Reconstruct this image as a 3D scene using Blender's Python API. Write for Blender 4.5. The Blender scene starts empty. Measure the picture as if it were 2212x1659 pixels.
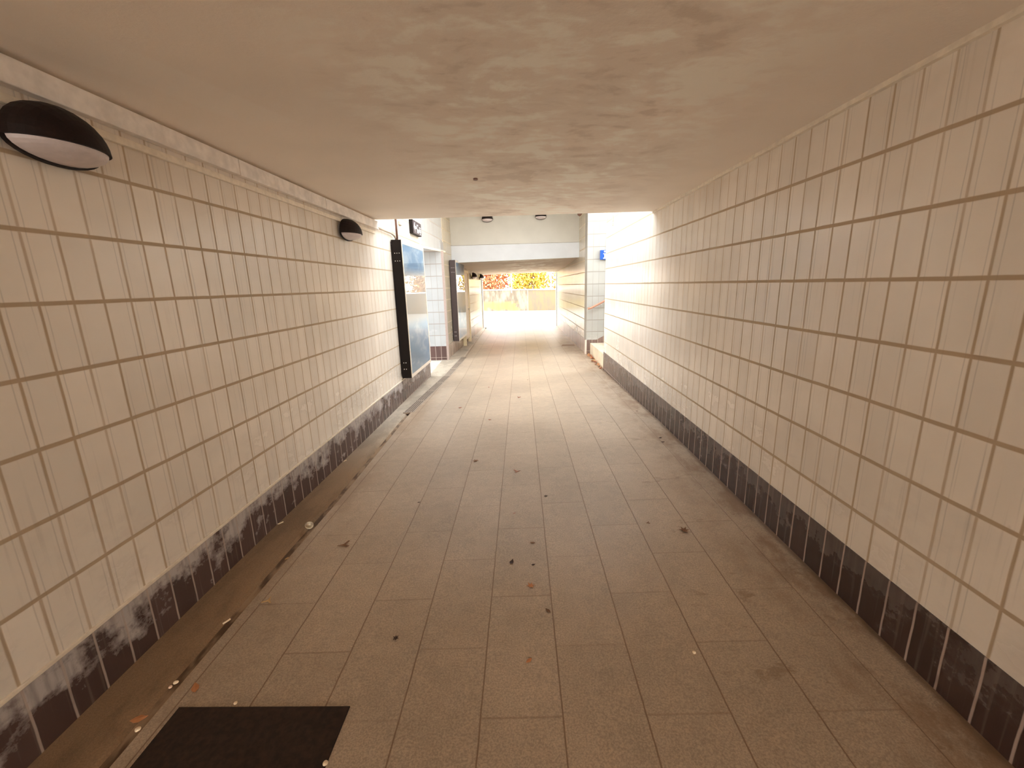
import bpy, bmesh, math, random
from mathutils import Vector, Matrix, noise as mnoise
random.seed(7)
scn = bpy.context.scene
C = scn.collection

# ------------------------------------------------------------------ camera
cam_d = bpy.data.cameras.new('camera'); cam = bpy.data.objects.new('camera', cam_d); C.objects.link(cam)
cam_d.sensor_fit = 'HORIZONTAL'; cam_d.sensor_width = 36; cam_d.lens = 15.0875
cam_d.clip_start = .03; cam_d.clip_end = 300
R_ = Vector((0.99948234, 0.01902581, -0.02594359)); U_ = Vector((0.02102002, 0.22430171, 0.97429303)); F_ = Vector((-0.0243559, 0.97433401, -0.22378567))
M = Matrix.Identity(4)
for i in range(3):
    M[i][0] = R_[i]; M[i][1] = U_[i]; M[i][2] = -F_[i]
M[2][3] = 1.46
cam.matrix_world = M
scn.camera = cam

# ------------------------------------------------------------------ light
vs = scn.view_settings
vs.view_transform = 'Standard'; vs.look = 'None'; vs.gamma = 1; vs.use_curve_mapping = False; vs.exposure = 2.05
scn.cycles.max_bounces = 14; scn.cycles.diffuse_bounces = 10; scn.cycles.glossy_bounces = 6
scn.cycles.transparent_max_bounces = 12
scn.cycles.sample_clamp_indirect = 12
w = bpy.data.worlds.new('sky'); scn.world = w; w.use_nodes = True
bg = w.node_tree.nodes['Background']
SKY = 3.0
_nt = w.node_tree; _t = _nt.nodes.new('ShaderNodeTexCoord'); _s = _nt.nodes.new('ShaderNodeSeparateXYZ'); _r = _nt.nodes.new('ShaderNodeValToRGB')
_nt.links.new(_t.outputs['Generated'], _s.inputs[0]); _nt.links.new(_s.outputs[2], _r.inputs[0]); _nt.links.new(_r.outputs[0], bg.inputs[0])
_r.color_ramp.elements[0].position = 0.02; _r.color_ramp.elements[0].color = (1.0, .90, .76, 1)      # hazy warm horizon
_r.color_ramp.elements[1].position = 0.5; _r.color_ramp.elements[1].color = (.86, .94, 1.0, 1)      # bluish zenith
_m = _nt.nodes.new('ShaderNodeMapRange'); _m.interpolation_type = 'SMOOTHSTEP'; _nt.links.new(_s.outputs[2], _m.inputs[0])   # bright hazy horizon, duller overhead
_m.inputs[1].default_value = .15; _m.inputs[2].default_value = .7; _m.inputs[3].default_value = SKY * 1.7; _m.inputs[4].default_value = SKY * .62
_nt.links.new(_m.outputs[0], bg.inputs[1])

# ------------------------------------------------------------------ node helper
class S:
    def __init__(s, g, sock): s.g = g; s.s = sock
    def __add__(a, b): return a.g.m('ADD', a, b)
    def __radd__(a, b): return a.g.m('ADD', a, b)
    def __sub__(a, b): return a.g.m('SUBTRACT', a, b)
    def __rsub__(a, b): return a.g.m('SUBTRACT', b, a)
    def __mul__(a, b): return a.g.m('MULTIPLY', a, b)
    def __rmul__(a, b): return a.g.m('MULTIPLY', a, b)
    def __truediv__(a, b): return a.g.m('DIVIDE', a, b)
class G:
    def __init__(s, name):
        s.mat = bpy.data.materials.new(name); s.mat.use_nodes = True
        s.nt = s.mat.node_tree; s.bs = s.nt.nodes['Principled BSDF']; s.out = s.nt.nodes['Material Output']
        s.co = S(s, s.nt.nodes.new('ShaderNodeTexCoord').outputs['Object'])
        sp = s.nt.nodes.new('ShaderNodeSeparateXYZ'); s.nt.links.new(s.co.s, sp.inputs[0])
        s.x, s.y, s.z = (S(s, o) for o in sp.outputs)
    def put(s, sock, v):
        if isinstance(v, S): s.nt.links.new(v.s, sock)
        elif isinstance(v, (tuple, list)): sock.default_value = tuple(v) + ((1,) if len(v) == 3 and len(sock.default_value) == 4 else ())
        else: sock.default_value = v
    def m(s, op, a, b=0.0, c=None):
        n = s.nt.nodes.new('ShaderNodeMath'); n.operation = op
        s.put(n.inputs[0], a); s.put(n.inputs[1], b)
        if c is not None: s.put(n.inputs[2], c)
        return S(s, n.outputs[0])
    def vec(s, x, y, z=0.0):
        n = s.nt.nodes.new('ShaderNodeCombineXYZ')
        for i, v in enumerate((x, y, z)): s.put(n.inputs[i], v)
        return S(s, n.outputs[0])
    def noise(s, v, scale, detail=3, rough=.5, dist=0):
        n = s.nt.nodes.new('ShaderNodeTexNoise'); s.put(n.inputs['Vector'], v)
        n.inputs['Scale'].default_value = scale; n.inputs['Detail'].default_value = detail
        n.inputs['Roughness'].default_value = rough; n.inputs['Distortion'].default_value = dist
        return S(s, n.outputs[0])
    def white(s, v):
        n = s.nt.nodes.new('ShaderNodeTexWhiteNoise'); s.put(n.inputs['Vector'], v); return S(s, n.outputs[0])
    def voro(s, v, scale):
        n = s.nt.nodes.new('ShaderNodeTexVoronoi'); s.put(n.inputs['Vector'], v); n.inputs['Scale'].default_value = scale
        return S(s, n.outputs['Distance'])
    def rng(s, v, a, b, c=0.0, d=1.0):
        n = s.nt.nodes.new('ShaderNodeMapRange'); n.interpolation_type = 'SMOOTHSTEP'
        for i, q in enumerate((v, a, b, c, d)): s.put(n.inputs[i], q)
        return S(s, n.outputs[0])
    def mix(s, f, a, b, mode='MIX'):
        n = s.nt.nodes.new('ShaderNodeMix'); n.data_type = 'RGBA'; n.blend_type = mode
        s.put(n.inputs[0], f); s.put(n.inputs[6], a); s.put(n.inputs[7], b)
        return S(s, n.outputs[2])
    def scale(s, c, f):
        n = s.nt.nodes.new('ShaderNodeVectorMath'); n.operation = 'SCALE'; s.put(n.inputs[0], c); s.put(n.inputs[3], f)
        return S(s, n.outputs[0])
    def bump(s, h, strength=.3, dist=.002):
        n = s.nt.nodes.new('ShaderNodeBump'); n.inputs['Strength'].default_value = strength; n.inputs['Distance'].default_value = dist
        s.put(n.inputs['Height'], h); s.nt.links.new(n.outputs[0], s.bs.inputs['Normal'])
    def fin(s, col, rough=.6, spec=.5, metal=0.0):
        s.put(s.bs.inputs['Base Color'], col); s.put(s.bs.inputs['Roughness'], rough)
        s.put(s.bs.inputs['Specular IOR Level'], spec); s.put(s.bs.inputs['Metallic'], metal)
        return s.mat

def flat(name, col, rough=.6, metal=0.0, spec=.5, var=.06, sc=30):
    g = G(name); n = g.noise(g.co, sc, 4)
    return g.fin(g.scale(g.mix(0.0, col, col), g.rng(n, .25, .75, 1 - var, 1 + var)), rough, spec, metal)

TW, TH = .1228, .25
TILE = (.91, .84, .755); GROUT = (.45, .33, .20)
def lines(g, u, u0, w_, half, soft=.0015):
    t = (u - u0) / w_; f = g.m('FRACT', t)
    d = g.m('MINIMUM', f, 1 - f) * w_
    return g.rng(d, half - soft, half + soft, 1, 0), g.m('FLOOR', t)
def tile_mat(name, axis, u0, z0=1.44, col=TILE, streak=1.0, row_half=.0080, col_half=.0054, dirt=1.0, grout=GROUT):
    g = G(name); u = {'y': g.y, 'x': g.x}[axis]
    wob = (g.noise(g.vec(u * 6, g.z * 6), 1.0, 2) - .5) * .004
    lv, iu = lines(g, u + wob, u0, TW, col_half, .0032)
    lh, iz = lines(g, g.z + wob, z0, TH, row_half, .0025)
    rnd = g.white(g.vec(iu, iz)); patchy = g.noise(g.vec(u, g.z), 1.1, 4, .6)
    faint = g.rng(g.noise(g.vec(u * 7, g.z * 1.3), 1.0, 3), .38, .6, .65, 1)
    drip = g.rng(g.noise(g.vec(u * 46, g.z * 1.1), 1.0, 3), .57, .68) * g.rng(g.noise(g.vec(u * 1.5, g.z * 2.2), 1.0, 2), .42, .62)
    c = g.scale(g.mix(0.0, col, col), g.rng(rnd, 0, 1, .955, 1.03) * g.rng(patchy, .3, .7, .92, 1.03))
    c = g.mix(drip * (.30 * streak), c, tuple(v * .62 for v in col))
    low = g.rng(g.z, .95, .2) * g.rng(g.noise(g.vec(u * 2.2, g.z * 4), 1.0, 5, .65), .47, .66)
    c = g.mix(low * (.28 * dirt), c, (.42, .37, .35))
    hi = g.rng(g.z, 1.9, 2.3) * g.rng(g.noise(g.vec(u * 2, g.z * 3), 1.0, 5, .6), .4, .65)
    c = g.mix(hi * (.22 * dirt), c, (.45, .3, .16))
    fr = g.m('FRACT', (u + wob * 2 - u0) / TW)
    d2 = g.m('MINIMUM', g.m('ABSOLUTE', fr - .16), g.m('ABSOLUTE', fr - .80)) * TW
    run = g.rng(d2, .0035, .001) * g.rng(g.noise(g.vec(u * 9, g.z * .9), 1.0, 3), .42, .56) * g.rng(g.noise(g.vec(u * 3, g.z * 9), 1.0, 3), .3, .5, .5, 1)
    c = g.mix(run * (.38 * streak), c, tuple(v * .5 for v in col))
    spot = g.rng(g.voro(g.vec(u * 1.6, g.z * 1.6), 1.0), .022, .008)
    c = g.mix(spot * (.5 * dirt), c, (.3, .2, .13))
    line = g.m('MAXIMUM', lv * faint, lh)
    c = g.mix(line * .85, c, grout)
    g.bump(line * -1 + g.noise(g.co, 9, 2) * .5, .25, .0025)
    return g.fin(c, g.rng(line + low * .3 + patchy * .25, 0.05, 1, .2, .8), .5)
def skirt_mat(name, axis, u0, chalk=.5, ztop=.26, zrow=.02, base=(.10, .062, .057), grout=(.5, .41, .36)):
    g = G(name); u = {'y': g.y, 'x': g.x}[axis]
    wob = (g.noise(g.vec(u * 9, g.z * 9), 1.0, 2) - .5) * .006
    lv, iu = lines(g, u + wob, u0, TW, .0042, .0018)
    lh = g.rng(g.m('ABSOLUTE', g.z - zrow), .005, .002, 0, 1)
    c = g.scale(g.mix(0.0, base, base), g.rng(g.white(g.vec(iu, 3)), 0, 1, .82, 1.15))
    n = g.noise(g.vec(u * 5.5, g.z * 6.5), 1.0, 6, .66)
    ch = g.rng(n + (g.z - (ztop - .15)) * 1.1, .5, .66) * chalk
    n2 = g.noise(g.vec(u * 40, g.z * 5), 1.0, 3)
    ch = ch * g.rng(n2, .3, .6, .6, 1)
    c = g.mix(ch, c, (.56, .52, .51))
    dr = g.rng(g.noise(g.vec(u * 42, g.z * 1.2), 1.0, 2), .55, .68)
    c = g.mix(dr * .13, c, (.5, .42, .38))
    l = lv * g.rng(g.noise(g.vec(u * 5, g.z * 6), 1.0, 3), .3, .5, .65, 1)
    c = g.mix(g.m('MAXIMUM', l, lh) * .85, c, grout)
    g.bump(g.m('MAXIMUM', lv, lh) * -1, .25, .002)
    return g.fin(c, g.rng(ch + l, 0, .6, .26, .75), .5)

# ------------------------------------------------------------------ materials
def floor_mat():
    g = G('floor_slabs')
    wx = (g.noise(g.co, 12, 2) - .5) * .004
    W, L = .2937, .6125
    t = (g.x + wx + .175) / W; ix = g.m('FLOOR', t); f = g.m('FRACT', t)
    dx = g.m('MINIMUM', f, 1 - f) * W
    off = g.m('FRACT', ix * .5)            # half bond
    ty = (g.y + wx - 1.222) / L - off; iy = g.m('FLOOR', ty); fy = g.m('FRACT', ty)
    dy = g.m('MINIMUM', fy, 1 - fy) * L
    jx = g.rng(dx, .0012, .0042, 1, 0); jy = g.rng(dy, .0012, .0065, 1, 0)
    lim = g.rng(g.m('ABSOLUTE', g.x + .03), 1.33, 1.32)
    rnd = g.white(g.vec(ix, iy)); grain = g.noise(g.co, 150, 2, .75); mot = g.noise(g.co, 14, 5, .65); big = g.noise(g.co, 1.3, 4, .55)
    c = g.mix(rnd, (.45, .352, .262), (.495, .39, .292))
    c = g.scale(c, g.rng(grain, .3, .7, .76, 1.2) * g.rng(mot, .3, .7, .93, 1.05) * g.rng(big, .3, .7, .90, 1.06))
    # dirt along the walls and worn edges
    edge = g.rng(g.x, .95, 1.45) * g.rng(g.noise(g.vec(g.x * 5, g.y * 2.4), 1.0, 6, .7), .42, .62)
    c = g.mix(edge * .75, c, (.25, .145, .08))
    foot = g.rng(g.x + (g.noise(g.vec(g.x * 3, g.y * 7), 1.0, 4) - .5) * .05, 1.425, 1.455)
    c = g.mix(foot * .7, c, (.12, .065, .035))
    smear = g.rng(g.noise(g.vec(g.x * 3.5 + 4, g.y * 7), 1.0, 5, .7), .58, .66) * g.rng(g.x, .6, 1.0)
    c = g.mix(smear * .5, c, (.2, .12, .06))
    edge2 = g.rng(g.x, -1.1, -1.4) * g.rng(g.noise(g.vec(g.x * 4, g.y * 2), 1.0, 5, .7), .4, .6)
    c = g.mix(edge2 * .5, c, (.3, .19, .11))
    gum = g.rng(g.voro(g.co, 2.3), .035, .018) * g.rng(g.noise(g.co, 3, 1), .5, .55)
    c = g.mix(gum * .5, c, (.2, .14, .11))
    chip = g.rng(g.voro(g.vec(g.x * 1.0 + 7, g.y), 4.2), .018, .008)
    c = g.mix(chip * .35, c, (.75, .66, .56))
    j = g.m('MAXIMUM', jx * .85, jy * .45 * g.rng(g.white(g.vec(ix, iy + 5)), 0, 1, .3, 1)) * lim
    c = g.mix(j, c, (.2, .12, .07))
    g.bump(j * -2 + grain * .25 + mot * .4, .35, .0025)
    return g.fin(c, g.rng(grain, .3, .7, .36, .52), .6)
def ceil_mat(name, col=(.89, .805, .71), cx=.15, amt=1.0, warm=False):
    g = G(name)
    n = g.noise(g.vec(g.x * 1.7, g.y * 1.7), 1.0, 7, .62, .6)
    n2 = g.noise(g.vec(g.x * 5, g.y * 9), 1.0, 5, .6, .3)
    mask = g.rng(g.m('ABSOLUTE', g.x - cx), 1.15, .35)
    c = g.scale(g.mix(0.0, col, col), g.rng(g.noise(g.co, .9, 3), .3, .7, .95, 1.05))
    lt = g.rng(n * .62 + n2 * .42, .50, .60) * mask
    dk = g.rng(n * .62 + n2 * .42, .49, .41) * mask
    c = g.mix(lt * (.95 * amt), c, (.99, .97, .88))
    c = g.mix(dk * (.45 * amt), c, (.60, .50, .41))
    # stripe of reflected light near the left wall, put into the colour
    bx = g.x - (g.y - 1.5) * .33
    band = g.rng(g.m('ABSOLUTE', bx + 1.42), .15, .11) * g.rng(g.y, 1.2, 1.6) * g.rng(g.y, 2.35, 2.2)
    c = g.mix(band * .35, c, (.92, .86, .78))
    fine = g.noise(g.co, 60, 4, .7)
    g.bump(fine, .35, .003)
    return g.fin(c, .75, .3)

m_floor = floor_mat()
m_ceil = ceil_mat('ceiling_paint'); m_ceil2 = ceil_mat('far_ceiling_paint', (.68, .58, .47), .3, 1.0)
m_tl = tile_mat('tiles_left', 'y', 1.3838); m_tr = tile_mat('tiles_right', 'y', 1.7828, 1.444)
m_tlx = tile_mat('tiles_left_return', 'x', -1.64, 1.44, col=(.47, .49, .51), streak=.2, dirt=.2, grout=(.30, .26, .23), col_half=.004)
m_trx = tile_mat('tiles_right_return', 'x', 1.40, 1.444, col=(.45, .44, .41), streak=.1, dirt=.1, grout=(.27, .24, .20), col_half=.004)
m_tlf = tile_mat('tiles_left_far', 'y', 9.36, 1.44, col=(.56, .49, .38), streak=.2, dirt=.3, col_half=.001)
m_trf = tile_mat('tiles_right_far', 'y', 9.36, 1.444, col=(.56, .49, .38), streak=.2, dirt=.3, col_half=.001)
m_sl = skirt_mat('skirting_left', 'y', 1.3838, .95, .185, -.12)
m_sr = skirt_mat('skirting_right', 'y', 1.7828, .12, .26, -.03, base=(.058, .033, .029), grout=(.56, .45, .40))
m_slx = skirt_mat('skirting_left_return', 'x', -1.64, 0, .2, -.045, base=(.11, .06, .055))
m_srx = skirt_mat('skirting_right_return', 'x', 1.40, 0, .27, .03, base=(.2, .13, .11), grout=(.6, .48, .38))
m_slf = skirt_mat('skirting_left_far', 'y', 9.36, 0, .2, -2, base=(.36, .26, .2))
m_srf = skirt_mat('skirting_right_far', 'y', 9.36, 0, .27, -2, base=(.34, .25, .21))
m_black = flat('black_metal', (.009, .005, .004), .6, spec=.2)
m_hood = flat('dark_hood', (.014, .007, .006), .6, var=.25, sc=120, spec=.25)
m_lens = flat('opal_lens', (.66, .58, .58), .35)
m_trunk = flat('trunking_plastic', (.88, .82, .77), .45, var=.12, sc=14)
m_trim = flat('cream_trim', (.86, .78, .66), .55, var=.08)
m_white = flat('cool_white', (.57, .59, .62), .55, var=.04, sc=3)  # on the beam's lower band, cool daylight is put into this colour
m_cream = flat('warm_cream', (.52, .50, .45), .6, var=.04, sc=3)  # on the beam's upper band, the warm shaded tone is in this colour
m_conduit = flat('brown_conduit', (.20, .10, .075), .5)
m_pale_conduit = flat('pale_conduit', (.55, .45, .36), .5)
m_frame = flat('pale_frame', (.74, .66, .57), .4)
m_bolt = flat('steel_bolt', (.85, .82, .78), .3, metal=.6)
m_guard = flat('corner_guard', (.40, .31, .28), .4)
m_conc = flat('concrete', (.66, .60, .52), .8, var=.15, sc=6)
m_plate = flat('dark_cover', (.028, .013, .007), .85, var=.5, sc=45)
m_grate = flat('cast_grate', (.36, .29, .23), .6, var=.2)
m_slot = flat('grate_slot', (.06, .04, .03), .8)
m_signd = flat('sign_dark', (.10, .075, .085), .35)
m_signw = flat('sign_white', (.85, .85, .85), .4)
m_blue = flat('sign_blue', (.015, .09, .42), .35)
m_rail = flat('handrail_timber', (.50, .24, .16), .4)
m_steel = flat('steel', (.5, .46, .42), .35, metal=.7)
m_butt = flat('butt_paper', (.86, .70, .50), .8)
m_paper = flat('crushed_paper', (.62, .54, .42), .7, var=.2)
m_stone = flat('pebble', (.78, .56, .42), .8, var=.2)
m_door = flat('door_paint', (.80, .66, .50), .5)
m_doorf = flat('door_frame_paint', (.83, .70, .46), .5)
m_red = flat('dark_red_plate', (.28, .07, .03), .5)
m_glass = None
def glass():
    g = G('glass'); nt = g.nt
    fr = nt.nodes.new('ShaderNodeFresnel'); fr.inputs[0].default_value = 1.45
    tr = nt.nodes.new('ShaderNodeBsdfTransparent'); gl = nt.nodes.new('ShaderNodeBsdfGlossy'); gl.inputs['Roughness'].default_value = .01
    mx = nt.nodes.new('ShaderNodeMixShader')
    nt.links.new(fr.outputs[0], mx.inputs[0]); nt.links.new(tr.outputs[0], mx.inputs[1]); nt.links.new(gl.outputs[0], mx.inputs[2])
    nt.links.new(mx.outputs[0], g.out.inputs[0]); nt.nodes.remove(g.bs)
    return g.mat
m_glass = glass()
def poster_mat():
    g = G('poster_print')
    n = g.noise(g.vec(g.y * 2.5, g.z * 5), 1.0, 5, .6, .5)
    c = g.mix(g.rng(n, .45, .68), (.27, .47, .70), (.58, .72, .85))
    c = g.mix(g.rng(g.m('ABSOLUTE', g.z - 1.1), .45, .25), c, (.70, .69, .68))
    return g.fin(c, .4)
m_poster = poster_mat()
def strip_mat():
    g = G('gutter_concrete')
    n = g.noise(g.vec(g.x * 4, g.y * 1.6), 1.0, 6, .68); gr = g.noise(g.co, 160, 2, .7)
    c = g.mix(g.rng(g.y, 3.2, 5.2), (.30, .195, .115), (.52, .44, .35))
    c = g.mix(g.rng(n, .45, .62) * .7, c, g.scale(c, .66))
    c = g.scale(c, g.rng(gr, .25, .75, .85, 1.15))
    wet = g.rng(g.z, -.095, -.115) * .0
    g.bump(gr + n, .4, .003)
    return g.fin(c, .75, .3)
m_strip = strip_mat()
def soot_mat():
    g = G('gutter_silt'); n = g.noise(g.vec(g.x * 20, g.y * 5), 1.0, 4)
    c = g.mix(g.rng(n, .4, .6), (.10, .055, .03), (.33, .225, .14))
    c = g.mix(g.rng(g.y, 4.0, 7.0), c, (.42, .33, .25))
    return g.fin(c, .8)
m_soot = soot_mat()
def retwall_mat():
    g = G('retaining_concrete')
    n = g.noise(g.vec(g.x * 2.6, g.z * .8), 1.0, 6, .65); n2 = g.noise(g.vec(g.x * .8, g.z * 2), 1.0, 4)
    c = g.mix(g.rng(n, .4, .62), (.19, .16, .12), (.10, .08, .06))
    dark = g.rng(g.x, .40, .48) * .8
    c = g.mix(dark, c, g.mix(g.rng(n, .42, .58), (.105, .085, .06), (.17, .12, .065)))
    moss = g.rng(g.z, .55, .3) * g.rng(n2, .4, .5) * g.rng(g.x, .1, -.4)
    c = g.mix(moss * .8, c, (.27, .20, .06))
    jt = g.rng(g.m('ABSOLUTE', g.x - .45), .03, .015)
    c = g.mix(jt * .7, c, (.28, .22, .17))
    g.bump(n, .4, .02)
    return g.fin(c, .9, .2)
m_ret = retwall_mat()
def leaf_mat(name, a, b):
    g = G(name)
    oi = g.nt.nodes.new('ShaderNodeObjectInfo'); gi = g.white(g.vec(g.m('FLOOR', g.x * 9), g.m('FLOOR', g.z * 11), g.m('FLOOR', g.y * 6)))
    return g.fin(g.mix(gi, a, b), .6, .3)
m_lr = leaf_mat('leaves_red', (.46, .12, .05), (.62, .33, .16))
m_ly = leaf_mat('leaves_yellow', (.50, .41, .04), (.50, .28, .07))
m_lo = leaf_mat('leaves_orange', (.46, .19, .06), (.52, .34, .11))
m_twig = flat('twigs', (.3, .2, .14), .8)
m_leafc = [flat('dry_leaf_rust', (.30, .07, .035), .6), flat('dry_leaf_brown', (.20, .10, .05), .7), flat('dry_leaf_pink', (.48, .25, .19), .6),
           flat('dry_leaf_orange', (.52, .22, .09), .6), flat('dry_leaf_dark', (.07, .035, .025), .7), flat('dry_leaf_tan', (.55, .36, .17), .7)]
m_ground = flat('outside_ground', (.30, .27, .225), .85, var=.06, sc=2)
m_lampost = flat('post_paint', (.42, .36, .42), .5)

# ------------------------------------------------------------------ geometry helpers
def link(name, me, mat, parent=None):
    o = bpy.data.objects.new(name, me); C.objects.link(o)
    if mat is not None:
        for m_ in (mat if isinstance(mat, list) else [mat]): me.materials.append(m_)
    if parent is not None: o.parent = parent
    return o
def obj(name, bm, mat, parent=None, smooth=False):
    me = bpy.data.meshes.new(name); bmesh.ops.recalc_face_normals(bm, faces=bm.faces); bm.to_mesh(me); bm.free()
    if smooth:
        for p in me.polygons: p.use_smooth = True
    return link(name, me, mat, parent)
def box(bm, x0, x1, y0, y1, z0, z1, bev=0):
    vs_ = [bm.verts.new((x, y, z)) for z in (z0, z1) for x, y in ((x0, y0), (x1, y0), (x1, y1), (x0, y1))]
    fs = [bm.faces.new([vs_[i] for i in f]) for f in ((3, 2, 1, 0), (4, 5, 6, 7), (0, 1, 5, 4), (1, 2, 6, 5), (2, 3, 7, 6), (3, 0, 4, 7))]
    if bev:
        es = list({e for f in fs for e in f.edges})
        bmesh.ops.bevel(bm, geom=es, offset=bev, segments=2, affect='EDGES', profile=.5)
    return bm
def prism(bm, pts, z0, z1):
    """pts: plan polygon; z0,z1 number or function(x,y)"""
    f0 = z0 if callable(z0) else (lambda x, y: z0); f1 = z1 if callable(z1) else (lambda x, y: z1)
    a = [bm.verts.new((x, y, f0(x, y))) for x, y in pts]; b = [bm.verts.new((x, y, f1(x, y))) for x, y in pts]
    bm.faces.new(a[::-1]); bm.faces.new(b)
    n = len(pts)
    for i in range(n): bm.faces.new((a[i], a[(i + 1) % n], b[(i + 1) % n], b[i]))
    return bm
def thicken(bm, th):
    bm.normal_update(); up = {v: v.normal.copy() for v in bm.verts}; fs = list(bm.faces); es = [e for e in bm.edges if len(e.link_faces) == 1]
    cp = {v: bm.verts.new(v.co - up[v] * th) for v in up}
    side = []
    for e in es:
        l = e.link_faces[0]; lv = [x for x in l.verts]; i = lv.index(e.verts[0]); a, b = e.verts
        if lv[(i + 1) % len(lv)] is not b: a, b = b, a
        side.append((a, b))
    for f in fs: bm.faces.new([cp[v] for v in reversed(f.verts)])
    for a, b in side: bm.faces.new((b, a, cp[a], cp[b]))
def tube(bm, pts, r, seg=10, cap=True):
    pts = [Vector(p) for p in pts]; rings = []
    for i, p in enumerate(pts):
        d = (pts[min(i + 1, len(pts) - 1)] - pts[max(i - 1, 0)]).normalized()
        a = d.orthogonal().normalized() if i == 0 else (rings[-1][1] - d * rings[-1][1].dot(d)).normalized()
        b = d.cross(a)
        rings.append(([bm.verts.new(p + (a * math.cos(t) + b * math.sin(t)) * r) for t in [2 * math.pi * k / seg for k in range(seg)]], a))
    for (r0, _), (r1, _) in zip(rings, rings[1:]):
        for k in range(seg): bm.faces.new((r0[k], r0[(k + 1) % seg], r1[(k + 1) % seg], r1[k]))
    if cap: bm.faces.new(rings[0][0][::-1]); bm.faces.new(rings[-1][0])
    return bm
def struct(name, bm, mat, label=None, parent=None):
    o = obj(name, bm, mat, parent); o['kind'] = 'structure'
    if label: o['label'] = label
    return o
def tag(o, label, cat, group=None):
    o['label'] = label; o['category'] = cat
    if group: o['group'] = group
    return o
def thing(name, label, cat, loc=(0, 0, 0), group=None):
    o = bpy.data.objects.new(name, None); C.objects.link(o); o.location = loc; o.empty_display_size = .1
    return tag(o, label, cat, group)
def lerp_tab(tab, t):
    if t <= tab[0][0]: return tab[0][1]
    for (a, b), (c, d) in zip(tab, tab[1:]):
        if t <= c: return b + (d - b) * (t - a) / (c - a)
    return tab[-1][1]

# ------------------------------------------------------------------ floor levels
ZR = [(0, 0), (4.5, 0), (7.7, -.075), (9.3, -.04), (16.8, -.10)]
ZL = [(0, -.078), (2.2, -.085), (4, -.11), (6, -.12), (7.8, -.14), (9.3, -.10), (16.8, -.12)]
XG = [(-9, -1.44), (3, -1.44), (5.2, -1.49), (9.6, -1.30), (12, -1.33), (16.8, -1.38)]      # gutter centre line
def fz(x, y):
    t = max(0, min(1, (x + 1.70) / 3.17)); return lerp_tab(ZL, y) * (1 - t) + lerp_tab(ZR, y) * t
Y0, Y1 = -8.5, 16.8
XL, XR = -1.70, 1.468
def lwall(y): return XL if y < 9.3 else -1.64 + (y - 9.3) / 7.5 * .16
def rwall(y): return XR if y < 9.3 else 1.40 - (y - 9.3) / 7.5 * .02

bm = bmesh.new(); prev = None; ys = [Y0 + i * .3 for i in range(int((Y1 - Y0) / .3) + 1)] + [7.66, 7.78, 9.3, Y1]; ys = sorted(set(ys))
for y in ys:
    xa = lerp_tab(XG, y) + .035
    row = []
    for k in range(7):
        x = xa + (XR + .02 - xa) * k / 6
        row.append(bm.verts.new((x, y, fz(x, y))))
    if prev:
        for k in range(6): bm.faces.new((prev[k], prev[k + 1], row[k + 1], row[k]))
    prev = row
struct('floor', bm, m_floor, 'long stone slab paving of the subway, running bond')
# strip between the wall and the gutter, and the channel itself
bm = bmesh.new(); bs = bmesh.new(); prev = None; ps = None
for y in ys:
    xg = lerp_tab(XG, y); xl = XL - .05
    prof = [(xl, 0), (xg - .10, -.004), (xg - .04, -.010), (xg - .028, -.028)]
    row = [bm.verts.new((x, y, fz(x, y) + dz)) for x, dz in prof]
    rs = [bs.verts.new((x, y, fz(xg, y) + dz)) for x, dz in ((xg - .03, -.028), (xg - .005, -.04), (xg + .028, -.034), (xg + .0355, 0.0))]
    if prev:
        for k in range(3):
            bm.faces.new((prev[k], prev[k + 1], row[k + 1], row[k])); bs.faces.new((ps[k], ps[k + 1], rs[k + 1], rs[k]))
    prev = row; ps = rs
struct('floor_edging', bm, m_strip, 'brown stained concrete strip along the left wall')
struct('floor_gutter', bs, m_soot, 'narrow silty drainage groove beside the left wall')
bm = bmesh.new(); box(bm, XR - .03, 6, 7.3, 9.7, -.3, -.08); struct('floor_stairwell', bm, m_conc, 'floor of the right hand stairwell')
bm = bmesh.new(); prism(bm, [(-6, 7.6), (XL - .04, 7.6), (XL - .04, 9.5), (-6, 9.5)], -.4, lambda x, y: fz(XL, y) - .001); struct('floor_passage', bm, m_conc, 'pale floor of the passage on the left')
bm = bmesh.new(); prism(bm, [(-40, 16.8), (40, 16.8), (40, 60), (-40, 60)], -.5, lambda x, y: -.115); struct('ground', bm, m_ground, 'bright open ground beyond the subway mouth')
bm = bmesh.new(); box(bm, -30, 30, -40, Y0, -.5, -.04); struct('ground', bm, flat('bounce_paving', (.82, .78, .72), .8), 'unseen ground behind the near mouth, pale to bounce light in')  # out of view; made this pale to reflect light onto the ceiling

# ------------------------------------------------------------------ walls
TOP = 3.6
def wallbox(name, pts, z0, z1, mat, label=None):
    bm = bmesh.new(); prism(bm, pts, z0, z1); return struct(name, bm, mat, label)
zl, zr = .185, .26
wallbox('wall_left', [(XL, Y0), (XL, 7.78), (XL - .35, 7.78), (XL - .35, Y0)], -.4, TOP, m_tl, 'near left wall of cream upright tiles')
wallbox('wall_left_lintel', [(XL, 7.78), (-1.655, 9.3), (-1.655, 9.95), (-2.9, 9.95), (-2.9, 7.78)], lambda x, y: 2.15 + (y - 7.78) * .03, TOP,
        tile_mat('tiles_lintel', 'y', 1.3838, 1.44, col=(.54, .55, .56), streak=.3, dirt=.1, grout=(.4, .34, .3)), 'tiled wall above the left passage')
wallbox('wall_right', [(XR, Y0), (XR, 7.66), (XR + .35, 7.66), (XR + .35, Y0)], -.4, TOP, m_tr, 'near right wall of cream upright tiles')
wallbox('wall_left_return', [(-5, 9.3), (-1.64, 9.3), (-1.64, 9.62), (-5, 9.62)], -.4, TOP - 1.2, m_tlx, 'tiled end wall inside the left passage')
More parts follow.
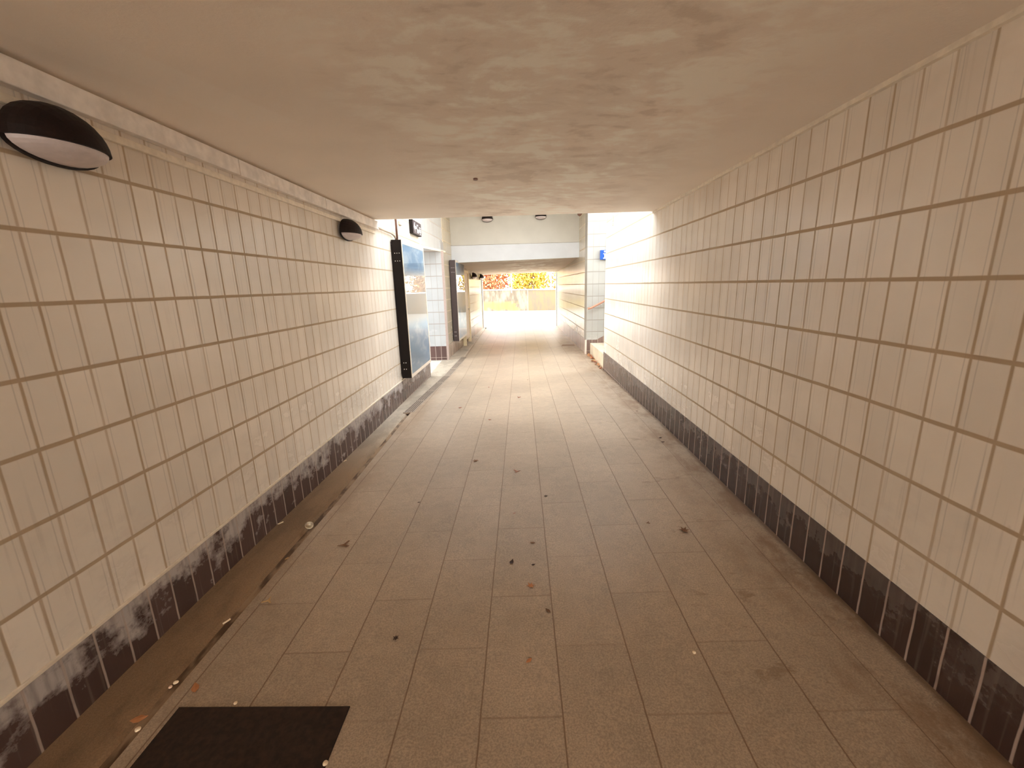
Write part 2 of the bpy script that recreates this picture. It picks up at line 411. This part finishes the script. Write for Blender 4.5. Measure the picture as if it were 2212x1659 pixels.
wallbox('wall_right_return', [(1.40, 9.3), (6, 9.3), (6, 9.62), (1.40, 9.62)], -.4, 4.2, m_trx, 'bright tiled wall beside the right hand stairs')
wallbox('wall_left_far', [(-1.64, 9.62), (-1.48, Y1), (-1.8, Y1), (-1.98, 9.62)], -.4, TOP, m_tlf, 'left wall of the far tunnel')
wallbox('wall_right_far', [(1.40, 9.62), (1.74, 9.62), (1.70, Y1), (1.38, Y1)], -.4, TOP, m_trf, 'right wall of the far tunnel')
wallbox('wall_passage_side', [(-6, 7.48), (-2.05, 7.48), (-2.05, 7.78), (-6, 7.78)], -.4, 3.2, m_tlx)
wallbox('wall_stairwell_side', [(XR + .35, 7.36), (6, 7.36), (6, 7.66), (XR + .35, 7.66)], -.4, 3.2, m_trx)
# skirtings, 4 mm proud
def skirt(name, x0, y0, x1, y1, zt, mat, nx, ny, label=None, th=.004):
    bm = bmesh.new(); prism(bm, [(x0, y0), (x1, y1), (x1 + nx * th, y1 + ny * th), (x0 + nx * th, y0 + ny * th)], -.3, zt); return struct(name, bm, mat, label)
skirt('baseboard_left', XL, Y0, XL, 7.782, zl, m_sl, 1, 0, 'dark brown tile skirting of the left wall, chalky stains')
skirt('baseboard_right', XR, Y0, XR, 7.662, zr, m_sr, -1, 0, 'dark brown tile skirting of the right wall')
skirt('baseboard_left_return', -2.0, 9.3, -1.64, 9.3, .205, m_slx, 0, -1)
skirt('baseboard_right_far', 1.40, 9.3, 1.38, Y1, .27, m_srf, -1, 0)
skirt('baseboard_left_far', -1.64, 9.3, -1.48, Y1, .20, m_slf, 1, 0)
bm = bmesh.new()
P_ = ((1.398, -.2), (4.5, -.2), (4.5, 1.75), (1.62, .27), (1.398, .27))
fa = [bm.verts.new((x, 9.294, z)) for x, z in P_]; fb = [bm.verts.new((x, 9.30, z)) for x, z in P_]
bm.faces.new(fa); bm.faces.new(fb[::-1])
for i in range(5): bm.faces.new((fa[i], fa[(i + 1) % 5], fb[(i + 1) % 5], fb[i]))
struct('baseboard_right_return', bm, m_srx, 'dark skirting that climbs beside the stairs')
# thin cream trim over the left skirting, cove under the right ceiling edge, corner guards
bm = bmesh.new(); box(bm, XL - .001, XL + .009, Y0, 7.78, zl, zl + .016, .003); struct('trim_1', bm, m_trim, 'thin cream trim above the left skirting')
def ceil_z(x, y=0): return 2.203 + (XR - x) / 3.17 * .05
bm = bmesh.new(); prism(bm, [(XR, Y0), (XR, 5.0), (XR - .022, 5.0), (XR - .022, Y0)], 2.182, 2.204); struct('trim_2', bm, m_trim, 'pale bead where the ceiling meets the right wall')
bm = bmesh.new(); prism(bm, [(-1.643, 9.294), (-1.60, 9.294), (-1.60, 9.36), (-1.643, 9.36)], -.2, 2.2); struct('trim_3', bm, m_guard, 'pinkish corner guard at the passage')
bm = bmesh.new(); prism(bm, [(1.375, 9.292), (1.41, 9.292), (1.41, 9.33), (1.375, 9.33)], -.2, .27); struct('trim_4', bm, m_frame)
bm = bmesh.new(); box(bm, -1.665, -1.645, 9.94, 9.96, 2.2, TOP); struct('trim_5', bm, m_steel, 'vertical movement joint cover')
for k, (x0, x1) in enumerate(((-1.50, -1.445), (1.355, 1.40))):
    bm = bmesh.new(); box(bm, x0, x1, Y1 - .12, Y1 + .03, -.3, 1.9); struct('trim_%d' % (6 + k), bm, m_white, 'white pilaster at the far mouth')
bm = bmesh.new(); prism(bm, [(XL - .001, 7.62), (XL + .012, 7.62), (XL + .012, 7.66), (XL - .001, 7.66)], 2.15, 2.27); prism(bm, [(XL, 7.78), (XL + .02, 7.78), (-1.635, 9.3), (-1.635, 9.95), (-1.66, 9.95)], lambda x, y: 2.14 + (y - 7.78) * .03, lambda x, y: 2.175 + (y - 7.78) * .03)
struct('trim_8', bm, m_trim, 'cream edge trim under the lintel of the left passage')

# ------------------------------------------------------------------ ceilings, fascia
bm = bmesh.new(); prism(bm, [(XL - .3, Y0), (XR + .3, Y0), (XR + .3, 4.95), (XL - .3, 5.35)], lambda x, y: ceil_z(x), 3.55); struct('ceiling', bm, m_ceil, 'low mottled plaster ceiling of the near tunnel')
bm = bmesh.new(); prism(bm, [(-1.66, 10.6), (1.44, 10.6), (1.42, Y1), (-1.5, Y1)], lambda x, y: 2.045 - (y - 10.6) * .024 + .015 * x, 3.5); struct('ceiling_far', bm, m_ceil2, 'low ceiling of the far tunnel')
bm = bmesh.new(); prism(bm, [(-1.66, 10.56), (1.44, 10.56), (1.44, 10.6), (-1.66, 10.6)], lambda x, y: 2.043 + .015 * x, 2.405); struct('wall_fascia', bm, m_white, 'beam across the passage, lower band tinted as if daylit')
bm = bmesh.new(); box(bm, -1.66, 1.44, 10.575, 10.61, 2.412, TOP); struct('wall_fascia_upper', bm, m_cream, 'upper band of the beam, tinted as if in shade')
bm = bmesh.new(); box(bm, XL - .3, XR + .3, 7.35, 10.7, 3.45, 3.7); struct('ceiling_middle_shade', bm, m_cream, 'unseen roof slab over the middle bay, extended to limit skylight')  # unseen; front edge drawn forward to cut skylight on the bay walls

# ------------------------------------------------------------------ stairs on the right
st = thing('staircase', 'pale stone stairs climbing to the right behind the near right wall', 'stairs', (1.5, 8.5, -.08))
for k in range(9):
    bm = bmesh.new(); x0 = 1.485 + k * .32 - 1.5; box(bm, x0, 4.6 - 1.5, 7.67 - 8.5, 9.29 - 8.5, 0 if k == 0 else .28 + (k - 1) * .165, .28 + k * .165)
    o = obj('step', bm, m_conc if k else flat('first_step', (.66, .56, .42), .8, var=.12, sc=5), st)
hr = thing('handrail', 'reddish timber handrail on the bright tiled stairwell wall', 'handrail', (1.47, 9.3, .95))
bm = bmesh.new(); tube(bm, [(-.06, -.09, -.01), (0, -.09, 0.0), (.35, -.09, .17), (2.6, -.09, 1.33)], .022, 12); obj('rail', bm, m_rail, hr, True)
for dx in (.22, 1.2, 2.2):
    bm = bmesh.new(); tube(bm, [(dx, 0, dx * .51 - .07), (dx, -.09, dx * .51 - .07), (dx, -.09, dx * .51 - .02)], .009, 8); obj('bracket', bm, m_steel, hr, True)

# ------------------------------------------------------------------ bulkhead lamps
def half_dome(bm, ry, rz, d, zlo, zhi, seg=28, rings=10, rim=0.0):
    """dome bulging along +X from plane x=0, only the part zlo<=z<=zhi"""
    V = {}
    for i in range(rings + 1):
        a = math.pi / 2 * i / rings
        for k in range(seg):
            t = 2 * math.pi * k / seg
            V[i, k] = bm.verts.new((rim + d * math.sin(a), ry * math.cos(a) * math.cos(t), rz * math.cos(a) * math.sin(t)))
    for i in range(rings):
        for k in range(seg):
            q = [V[i, k], V[i, (k + 1) % seg], V[i + 1, (k + 1) % seg], V[i + 1, k]]
            try: bm.faces.new(q)
            except ValueError: pass
    bk = [bm.verts.new((0, ry * math.cos(2 * math.pi * k / seg), rz * math.sin(2 * math.pi * k / seg))) for k in range(seg)]
    for k in range(seg): bm.faces.new((bk[k], bk[(k + 1) % seg], V[0, (k + 1) % seg], V[0, k]))
    bm.faces.new(bk[::-1])
    bmesh.ops.remove_doubles(bm, verts=bm.verts, dist=1e-5)
    for zc, nrm in ((zlo, -1), (zhi, 1)):
        if zc is None: continue
        r = bmesh.ops.bisect_plane(bm, geom=bm.verts[:] + bm.edges[:] + bm.faces[:], plane_co=(0, 0, zc), plane_no=(0, 0, nrm), clear_outer=True)
        ed = [e for e in r['geom_cut'] if isinstance(e, bmesh.types.BMEdge)]
        if ed: bmesh.ops.holes_fill(bm, edges=ed)
    return bm
def lamp(loc, label, rot=0, group='bulkhead lamps', r=.17, rz=.108, d=.13):
    t = thing('bulkhead_lamp', label, 'wall lamp', loc, group); t.rotation_euler.z = rot
    bm = bmesh.new(); tube(bm, [(-.023, 0, 0), (.001, 0, 0)], .05, 16); obj('mounting_block', bm, m_hood, t)
    bm = bmesh.new(); half_dome(bm, r * .99, .062, .004, None, None, rim=.012); obj('base_plate', bm, m_hood, t)
    bm = bmesh.new(); half_dome(bm, r, .142, d, .0, None, rim=.013); obj('hood', bm, m_hood, t, False)
    bm = bmesh.new(); half_dome(bm, r * .95, .054, d * .93, None, -.0005, rim=.012); obj('lens', bm, m_lens, t, False)
    return t
lamp((XL + .023, 1.67, 1.985), 'big dark hooded bulkhead lamp nearest the camera, top left of the photo')
lamp((XL + .023, 4.36, 1.985), 'dark hooded bulkhead lamp on the left wall just before the black display case')
lamp((lwall(14.0) + .03, 14.0, 1.75), 'hooded bulkhead lamp above the far door, nearer of the two')
lamp((lwall(16.1) + .03, 16.1, 1.75), 'hooded bulkhead lamp beside the far mouth of the subway')
lamp((-.735, 10.552, 2.965), 'bulkhead lamp on the beam, left of the two', -math.pi / 2, r=.13)
lamp((.505, 10.552, 2.985), 'bulkhead lamp on the beam, right of the two', -math.pi / 2, r=.13)
t = thing('dome_camera', 'small dark dome camera in the top right corner of the middle bay', 'camera', (1.40, 10.0, 2.95))
bm = bmesh.new(); box(bm, -.11, 0, -.04, .04, .02, .06, .005); obj('bracket', bm, m_hood, t)
bm = bmesh.new(); bmesh.ops.create_uvsphere(bm, u_segments=16, v_segments=10, radius=.05, matrix=Matrix.Translation((-.075, 0, 0))); obj('dome', bm, m_conduit, t, True)

# ------------------------------------------------------------------ trunking, conduits
t = thing('cable_trunking', 'large cream cable trunking high along the left wall, under the ceiling', 'trunking', (XL, 0, 2.2))
for y0, y1 in ((Y0, -1.5), (-1.494, 2.75), (2.756, 3.92), (3.93, 5.33)):
    bm = bmesh.new(); box(bm, 0.001, .042, y0, y1, -.055, .035, .004); obj('trunking_length', bm, m_trunk, t)
t = thing('cable_conduit', 'slim cream square conduit running below the large trunking', 'conduit', (XL, 0, 2.12))
for y0, y1 in ((Y0, 1.0), (1.004, 3.55), (3.558, 5.25)):
    bm = bmesh.new(); box(bm, 0.001, .022, y0, y1, -.033, -.002, .003); obj('conduit_length', bm, m_trim, t)
bm = bmesh.new(); tube(bm, [(XL + .03, 5.3, 2.165), (XL + .03, 5.55, 2.165), (XL + .032, 5.85, 2.165), (XL + .035, 5.97, 2.15), (XL + .04, 6.02, 2.12), (XL + .04, 6.03, 2.085)], .013, 12)
tag(obj('bent_pipe', bm, m_pale_conduit, None, True), 'pale pipe bending from the trunking end down to the near display case', 'pipe')
bm = bmesh.new(); tube(bm, [(XL + .06, 6.02, 2.085), (XL + .06, 6.02, 3.3)], .014, 12)
tag(obj('upright_pipe', bm, m_conduit, None, True), 'reddish brown upright pipe rising from the near display case', 'pipe')
bm = bmesh.new(); box(bm, XL, XL + .02, 6.36, 6.48, 2.335, 2.385, .004); tag(obj('junction_plate', bm, m_pale_conduit), 'small brownish plate on the left wall between the pipe and the arrow sign', 'plate')
for zc, hh, lb in ((2.435, .045, 'upper small grey bracket on the right wall near its far end'), (2.35, .022, 'lower small grey bracket on the right wall near its far end')):
    bm = bmesh.new(); box(bm, XR - .015, XR, 7.09, 7.13, zc - hh, zc + hh, .004); tag(obj('wall_bracket', bm, m_pale_conduit), lb, 'bracket', 'small brackets on the right wall')

# ------------------------------------------------------------------ display cases
def case(loc, label, rz=0, edge=m_black):
    t = thing('display_case', label, 'display case', loc, 'display cases on the left wall'); t.rotation_euler.z = rz
    D, L, H = .15, 1.32, 1.86
    bm = bmesh.new(); box(bm, .012, D - .006, 0, L, 0, H, .004); box(bm, 0, .012, .03, L - .03, .06, H - .06); obj('housing', bm, edge, t)
    bm = bmesh.new(); b = .05
    box(bm, D - .006, D, .004, L - .004, 0.002, b); box(bm, D - .006, D, .004, L - .004, H - b, H - .002); box(bm, D - .006, D, .004, .03, b, H - b); box(bm, D - .006, D, L - .05, L - .004, b, H - b)
    obj('frame', bm, m_frame, t)
    bm = bmesh.new(); box(bm, D - .0055, D - .004, .03, L - .05, b, H - b); obj('poster', bm, m_poster, t)
    me = bpy.data.meshes.new('glass_pane'); me.from_pydata([(D - .001, .03, b), (D - .001, L - .05, b), (D - .001, L - .05, H - b), (D - .001, .03, H - b)], [], [(0, 1, 2, 3)]); link('glass_pane', me, m_glass, t)
    for zz, n in ((.13, 2), (.22, 2), (H - .27, 3), (H - .17, 3)):
        for k in range(n):
            x = .05 + k * .03
            bm = bmesh.new(); tube(bm, [(x, .001, zz), (x, -.006, zz)], .0065 if n == 2 else .0045, 10); obj('bolt', bm, m_bolt, t)
    return t
case((XL, 5.88, .225), 'near black sided display case with a glazed blue poster')
case((-1.622, 10.15, .20), 'far dark sided display case beyond the passage', -.021, flat('case_side_brown', (.055, .036, .036), .5))

# ------------------------------------------------------------------ signs
t = thing('arrow_sign', 'dark box sign with a white arrow high on the left wall', 'sign', (XL, 6.98, 2.29))
bm = bmesh.new(); box(bm, 0, .06, 0, .56, 0, .205, .004); obj('sign_box', bm, m_black, t)
bm = bmesh.new(); box(bm, .0602, .063, .004, .556, .004, .201); obj('sign_face', bm, m_signd, t)
def glyph(polys, parent, name, x=.0655, mat=m_signw):
    bm = bmesh.new()
    for P in polys:
        bm.faces.new([bm.verts.new((x, a, b)) for a, b in P])
    thicken(bm, .002); return obj(name, bm, mat, parent)
glyph([[(.03, .10), (.12, .18), (.10, .12), (.19, .12), (.19, .08), (.10, .08), (.12, .02)]], t, 'arrow')
glyph([[(.24, .14), (.34, .14), (.34, .155), (.24, .155)], [(.24, .09), (.25, .09), (.25, .14), (.24, .14)], [(.24, .03), (.35, .03), (.35, .09), (.24, .09)],
       [(.40, .12), (.50, .12), (.50, .135), (.40, .135)], [(.40, .05), (.51, .05), (.51, .105), (.40, .105)], [(.43, .02), (.48, .02), (.48, .04), (.43, .04)]], t, 'pictogram')
t = thing('information_sign', 'blue square sign with a white letter i on the stairwell wall', 'sign', (1.66, 9.3, 1.93))
bm = bmesh.new(); box(bm, 0, .20, -.05, 0, 0, .19, .006); obj('sign_panel', bm, m_blue, t)
bm = bmesh.new()
for P in ([(.060, .018), (.140, .018), (.140, .038), (.118, .038), (.118, .125), (.062, .125), (.062, .108), (.082, .108), (.082, .038), (.060, .038)], [(.075, .145), (.12, .145), (.12, .178), (.075, .178)]):
    bm.faces.new([bm.verts.new((a, -.052, b)) for a, b in P])
thicken(bm, .0015); obj('letter', bm, m_signw, t)

# ------------------------------------------------------------------ far door on the left wall
rzf = -.021
t = bpy.data.objects.new('door_1', None); C.objects.link(t); t.location = (lwall(12.1), 11.58, -.11); t.rotation_euler.z = rzf
t['kind'] = 'structure'; t['label'] = 'cream door in a yellowish frame on the far left wall'
bm = bmesh.new(); box(bm, 0, .09, 0, .06, 0, 2.0); box(bm, 0, .09, .94, 1.0, 0, 2.0); box(bm, 0, .09, 0, 1.0, 1.93, 2.0); obj('door_frame', bm, m_doorf, t)
bm = bmesh.new(); box(bm, .02, .06, .06, .94, .14, 1.93, .004); obj('door_leaf', bm, m_door, t)
bm = bmesh.new(); box(bm, .03, .055, .06, .30, .0, .14); obj('dark_gap', bm, m_black, t)
bm = bmesh.new(); box(bm, .061, .07, .26, .48, 1.42, 1.66); obj('door_plate', bm, m_red, t)
bm = bmesh.new(); tube(bm, [(.06, .80, .95), (.11, .80, .95), (.11, .66, .95)], .012, 8); obj('door_handle', bm, m_steel, t, True)

# ------------------------------------------------------------------ drain grate, dark cover
t = thing('drain_grate', 'long metal slotted drain grate in the floor beside the left wall', 'drain', (0, 0, 0))
ga, gb, n = 5.3, 9.55, 7
for k in range(n):
    ya = ga + (gb - ga) * k / n; yb = ga + (gb - ga) * (k + 1) / n - .01
    bm = bmesh.new(); hw = .068
    xa, xb = lerp_tab(XG, ya) , lerp_tab(XG, yb)
    prism(bm, [(xa - hw, ya), (xa + hw, ya), (xb + hw, yb), (xb - hw, yb)], lambda x, y: fz(x, y) - .02, lambda x, y: fz(x, y) + .004); g1 = obj('grate_section', bm, m_grate, t)
    bm = bmesh.new()
    for j in range(4):
        o_ = -.042 + j * .028
        prism(bm, [(xa + o_ - .005, ya + .02), (xa + o_ + .005, ya + .02), (xb + o_ + .005, yb - .02), (xb + o_ - .005, yb - .02)], lambda x, y: fz(x, y), lambda x, y: fz(x, y) + .0048)
    obj('slots', bm, m_slot, t)
bm = bmesh.new(); prism(bm, [(-1.33, .45), (-.668, .45), (-.668, 1.277), (-1.33, 1.29)], lambda x, y: fz(x, y) - .02, lambda x, y: fz(x, y) + .004)
tag(obj('floor_cover', bm, m_plate), 'dark brown square cover let into the paving at the bottom left', 'floor cover')
bm = bmesh.new(); prism(bm, [(1.00, 10.75), (1.34, 10.75), (1.34, 11.0), (1.05, 11.05)], lambda x, y: fz(x, y) - .01, lambda x, y: fz(x, y) + .003)
tag(obj('floor_patch', bm, flat('patch_brown', (.36, .25, .19), .8)), 'small brownish inspection cover by the right wall of the far tunnel', 'floor cover')
bm = bmesh.new(); tube(bm, [(-.313, 3.398, 2.22), (-.313, 3.398, 2.245)], .017, 14); tag(obj('ceiling_plug', bm, m_conduit), 'round brown plug in the middle of the ceiling', 'plug')

# ------------------------------------------------------------------ litter and leaves (pixel -> floor point, worked out beforehand)
def ray_floor(u, v):
    a = (u - 1106) / 927.04; b = -(v - 829.5) / 927.04
    d = R_ * a + U_ * b + F_
    z = -.04
    for _ in range(8):
        t_ = (z - 1.46) / d.z; z = fz(d.x * t_, d.y * t_)
    return Vector((max(XL + .022, d.x * t_), d.y * t_, z)), t_
def leaf_bm(kind, L):
    bm = bmesh.new()
    if kind == 0: pts = [(0, -.5), (.12, -.2), (.42, -.25), (.25, .02), (.4, .3), (.12, .22), (0, .55), (-.13, .2), (-.45, .25), (-.22, 0), (-.38, -.28), (-.1, -.2)]
    elif kind == 1: pts = [(0, -.5), (.22, -.2), (.26, .1), (.1, .4), (0, .55), (-.12, .35), (-.27, .05), (-.18, -.25)]
    else: pts = [(-.05, -.5), (.08, -.1), (.5, .25), (.42, .38), (.02, .12), (-.3, .5), (-.38, .4), (-.12, 0)]
    c = bm.verts.new((0, 0, .10 * L)); vs_ = []
    for x, y in pts:
        r = math.hypot(x, y); vs_.append(bm.verts.new((x * L, y * L, L * (.04 + .42 * r * r * (1 if (x > 0) ^ (random.random() < .25) else .5)))))
    for i in range(len(vs_)): bm.faces.new((c, vs_[i], vs_[(i + 1) % len(vs_)]))
    thicken(bm, L * .03)
    return bm
LV = [  # u, v, width px, shape, material, label
 (1056, 837, 5, 1, 0, 'tiny red leaf on the paving left of centre, just beyond the V shaped red one'),
 (1120, 859, 8, 2, 0, 'small red V shaped leaf on the middle slabs'),
 (994, 881, 7, 1, 0, 'small dark red leaf nearest the drain grate'),
 (1058, 907, 7, 0, 0, 'small dark red leaf with a square outline left of the middle joint'),
 (1027.5, 996, 12, 0, 1, 'brown crinkled leaf left of the middle slabs'),
 (1117, 1018.6, 14, 2, 2, 'pale pinkish forked leaf on the middle slab'),
 (1179, 1072, 8, 0, 4, 'dark brown leaf fragment right of the middle joint'),
 (904.6, 1085.6, 6, 1, 4, 'dark speck of leaf on the joint left of the middle'),
 (1111, 1109, 7, 1, 2, 'small pinkish brown leaf below the forked leaf'),
 (1151, 1173, 10, 1, 1, 'flat brown leaf scrap in the middle slab, highest of three'),
 (1105, 1215, 15, 1, 4, 'wide dark brown leaf scrap lying on the middle slab'),
 (1152, 1220, 8, 1, 4, 'small dark leaf scrap right of the wide dark one'),
 (1146.5, 1266, 17, 0, 3, 'curled orange brown leaf near the cross joint of the middle slab'),
 (1184, 1320, 13, 1, 1, 'brown leaf lying on the long joint right of the middle slab'),
 (855, 1378.5, 13, 0, 4, 'dark leaf alone on a slab left of the middle'),
 (1143, 1427.5, 15, 1, 3, 'faint orange leaf flat on the nearest middle slab'),
 (1426, 946, 8, 1, 4, 'dark leaf scrap beside the right wall, upper of a pair'),
 (1432, 955, 8, 1, 4, 'dark leaf scrap beside the right wall, lower of a pair'),
 (1376, 888, 5, 1, 4, 'tiny dark leaf speck farthest along the right wall'),
 (1399, 1130, 9, 2, 1, 'thin brown leaf left of the curled leaf near the right wall'),
 (1478, 1146, 20, 0, 1, 'curled brown leaf on the paving toward the right wall'),
 (743, 1178, 24, 2, 1, 'dull brown forked leaf right of the crushed cup'),
 (580, 1298, 22, 2, 5, 'tan forked leaf at the edge of the gutter'),
 (1140, 821, 4, 1, 1, 'tiny brown speck of leaf far down the paving'),
 (620, 1207, 9, 1, 5, 'tan leaf scrap in the gutter below the crushed cup'),
 (300, 1555, 30, 1, 3, 'orange brown leaf wedged in the gutter at the bottom left'),
 (422, 1488, 26, 1, 3, 'rusty orange leaf smear between the gutter and the dark cover'),
]
for u, v, wpx, k, mi, lb in LV:
    p, t_ = ray_floor(u, v); L = wpx * t_ / 927 * 1.1
    o = obj('fallen_leaf', leaf_bm(k, L), m_leafc[mi]); o.location = p + Vector((0, 0, .001)); o.rotation_euler.z = random.uniform(0, 6.28)
    tag(o, lb, 'leaf', 'fallen leaves on the paving')
def butt(u, v, L, ang, lb, r=.0042):
    p, _ = ray_floor(u, v); t = thing('cigarette_butt', lb, 'cigarette butt', p + Vector((0, 0, r)), 'cigarette butts along the gutter'); t.rotation_euler.z = ang
    bm = bmesh.new(); tube(bm, [(-L / 2, 0, 0), (L * .1, 0, 0), (L * .12, 0, 0), (L / 2, .002, 0)], r, 10); obj('filter', bm, m_butt, t, True)
    bm = bmesh.new(); tube(bm, [(L / 2, .002, 0), (L / 2 + .006, .0025, .0005)], r * .85, 8); obj('burnt_tip', bm, m_conduit, t, True)
butt(597, 1131, .035, .9, 'pale cigarette butt lying against the left skirting, left of the crushed cup')
butt(740, 996, .035, 1.1, 'pale cigarette butt against the left skirting, farthest of them')
butt(490, 1344, .034, 1.0, 'short pale cigarette butt on the gutter strip, nearest of them')
for u, v, s, lb in ((381, 1476, .011, 'pale pebble in the gutter, larger of a touching pair'), (368, 1486, .009, 'pinkish pebble in the gutter, smaller of a touching pair'), (298, 1578, .011, 'pale pebble in the gutter nearest the bottom edge'),
                    (509, 1521, .009, 'white chip at the far edge of the dark floor cover'), (1499, 1411, .009, 'white chip on the paving right of centre'), (703, 1651, .011, 'pale pebble at the bottom right corner of the dark cover'), (1212, 743, .012, 'white chip beside the far inspection cover')):
    p, _ = ray_floor(u, v); bm = bmesh.new(); bmesh.ops.create_icosphere(bm, subdivisions=2, radius=s * .8)
    for q in bm.verts: q.co *= 1 + .35 * mnoise.noise(q.co * 90 + Vector((u, v, 0))); q.co.z *= .6
    o = obj('pebble', bm, m_stone if 'pinkish' in lb else m_butt); o.location = p + Vector((0, 0, s * .5)); tag(o, lb, 'pebble', 'pebbles and chips on the floor')
# crushed paper cup in the gutter
p, _ = ray_floor(668, 1140)
t = thing('crushed_cup', 'crushed white paper cup lying in the gutter', 'cup', p + Vector((0, 0, .018))); t.rotation_euler = (1.1, .3, .5)
bm = bmesh.new(); rr = []
for i, (r, z) in enumerate(((.016, -.02), (.019, -.008), (.022, .006), (.024, .016), (.021, .017), (.017, .004), (.013, -.012))):
    rr.append([bm.verts.new((r * math.cos(a) * (1 + .18 * math.sin(3 * a + i)), r * math.sin(a) * .85, z + .003 * math.sin(4 * a + i * 2))) for a in [2 * math.pi * k / 18 for k in range(18)]])
for a, b in zip(rr, rr[1:]):
    for k in range(18): bm.faces.new((a[k], a[(k + 1) % 18], b[(k + 1) % 18], b[k]))
bm.faces.new(rr[0]); bm.faces.new(rr[-1]); obj('cup_body', bm, m_paper, t, True)
bm = bmesh.new(); tube(bm, [(.025 * math.cos(a), .0215 * math.sin(a), .017) for a in [2 * math.pi * k / 20 for k in range(21)]], .0022, 6); obj('rim', bm, m_paper, t, True)
# drift of leaves at the foot of the right stairs
for i in range(46):
    y = 7.72 + (i + random.random()) / 46 * 1.55; x = 1.462 - abs(random.gauss(0, .035)) + (y - 7.7) * .0
    L = random.uniform(.045, .075)
    o = obj('drifted_leaf', leaf_bm(random.choice((0, 1)), L), m_leafc[random.choice((3, 3, 5, 0, 3, 2))])
    o.location = (x, y, fz(x, y) + .006 + random.random() * .03); o.rotation_euler = (random.uniform(-.5, .5), random.uniform(-.6, .6), random.uniform(0, 6.3))
    tag(o, 'dry orange brown leaf in the drift at the foot of the stairs', 'leaf', 'leaf drift by the stairs')

# ------------------------------------------------------------------ outside

bm = bmesh.new(); prism(bm, [(-14, 31), (-2.4, 28.2), (2.2, 27.0), (14, 26), (14, 27), (2.2, 27.4), (-2.4, 28.6), (-14, 31.4)], -.4, lambda x, y: 1.16 - .012 * x)
struct('wall_retaining', bm, m_ret, 'stained concrete retaining wall across the far open ground')
bm = bmesh.new(); prism(bm, [(-14, 30.94), (-2.4, 28.14), (2.2, 26.94), (14, 25.94), (14, 27.06), (2.2, 27.46), (-2.4, 28.66), (-14, 31.46)], lambda x, y: 1.16 - .012 * x, lambda x, y: 1.22 - .012 * x)
struct('trim_9', bm, m_white, 'pale coping of the retaining wall')
bm = bmesh.new(); prism(bm, [(-14, 31.4), (-2.4, 28.6), (2.2, 27.4), (14, 27), (14, 40), (-14, 40)], -.3, 1.05); struct('ground', bm, m_twig, 'planted bed behind the retaining wall')
def bush(cx, cy, wx, wy, h, mat, label, n=900):
    t = thing('autumn_shrub', label, 'shrub', (cx, cy, 1.05), 'shrubs behind the retaining wall')
    bm = bmesh.new()
    for k in range(26):
        a = random.uniform(-1, 1); b = random.uniform(-1, 1)
        tube(bm, [(a * wx * .25, b * wy * .3, 0), (a * wx * .6, b * wy * .5, h * .5), (a * wx * .85, b * wy * .7, h * .92)], .02, 5)
    obj('branches', bm, m_twig, t)
    bm = bmesh.new()
    for k in range(n):
        while True:
            x, y, z = random.uniform(-1, 1), random.uniform(-1, 1), random.uniform(0, 1)
            r = (abs(x) ** 3 + abs(y) ** 2 + abs(z - .3) ** 4 * 1.6)
            if r < 1 + .25 * mnoise.noise(Vector((x * 2 + cx, y * 2, z * 3))): break
        s = random.uniform(.07, .14); c = Vector((x * wx, y * wy, z * h + .05))
        q = Matrix.Rotation(random.uniform(0, 6.3), 3, 'Z') @ Matrix.Rotation(random.uniform(-1.2, 1.2), 3, 'X') @ Matrix.Rotation(random.uniform(-.8, .8), 3, 'Y')
        P = [c + q @ Vector(v_) * s for v_ in ((0, -1, 0), (.55, -.2, .15), (.35, .6, .1), (0, 1, 0), (-.35, .6, .1), (-.55, -.2, .15))]
        V = [bm.verts.new(p_) for p_ in P]; bm.faces.new((V[0], V[1], V[2], V[3])); bm.faces.new((V[0], V[3], V[4], V[5]))
    o = obj('foliage', bm, mat, t); o['kind'] = 'stuff'
bush(-5.9, 31.5, 1.9, 1.2, 5.0, m_ly, 'yellow shrub far left beyond the red one, mostly hidden')  # shrubs made taller out of view to screen low sky from the far floor
bush(-2.35, 30.2, 1.6, 1.0, 5.4, m_lr, 'red leaved shrub on the left behind the retaining wall', 7600)
bush(.62, 29.2, 1.33, 1.0, 5.6, m_ly, 'yellow leaved shrub in the middle behind the retaining wall', 6800)
bush(3.1, 28.9, 1.1, .9, 5.2, m_lo, 'orange leaved shrub on the right behind the retaining wall', 4600)
bush(6.4, 29.0, 2.1, 1.0, 5.0, m_ly, 'yellow green shrub seen only in the glass of the display case', 4500)
bm = bmesh.new(); tube(bm, [(-.56, 27.75, 1.0), (-.56, 27.75, 4.6)], .05, 12); tag(obj('post', bm, m_lampost, None, True), 'slim grey post standing behind the retaining wall', 'post')
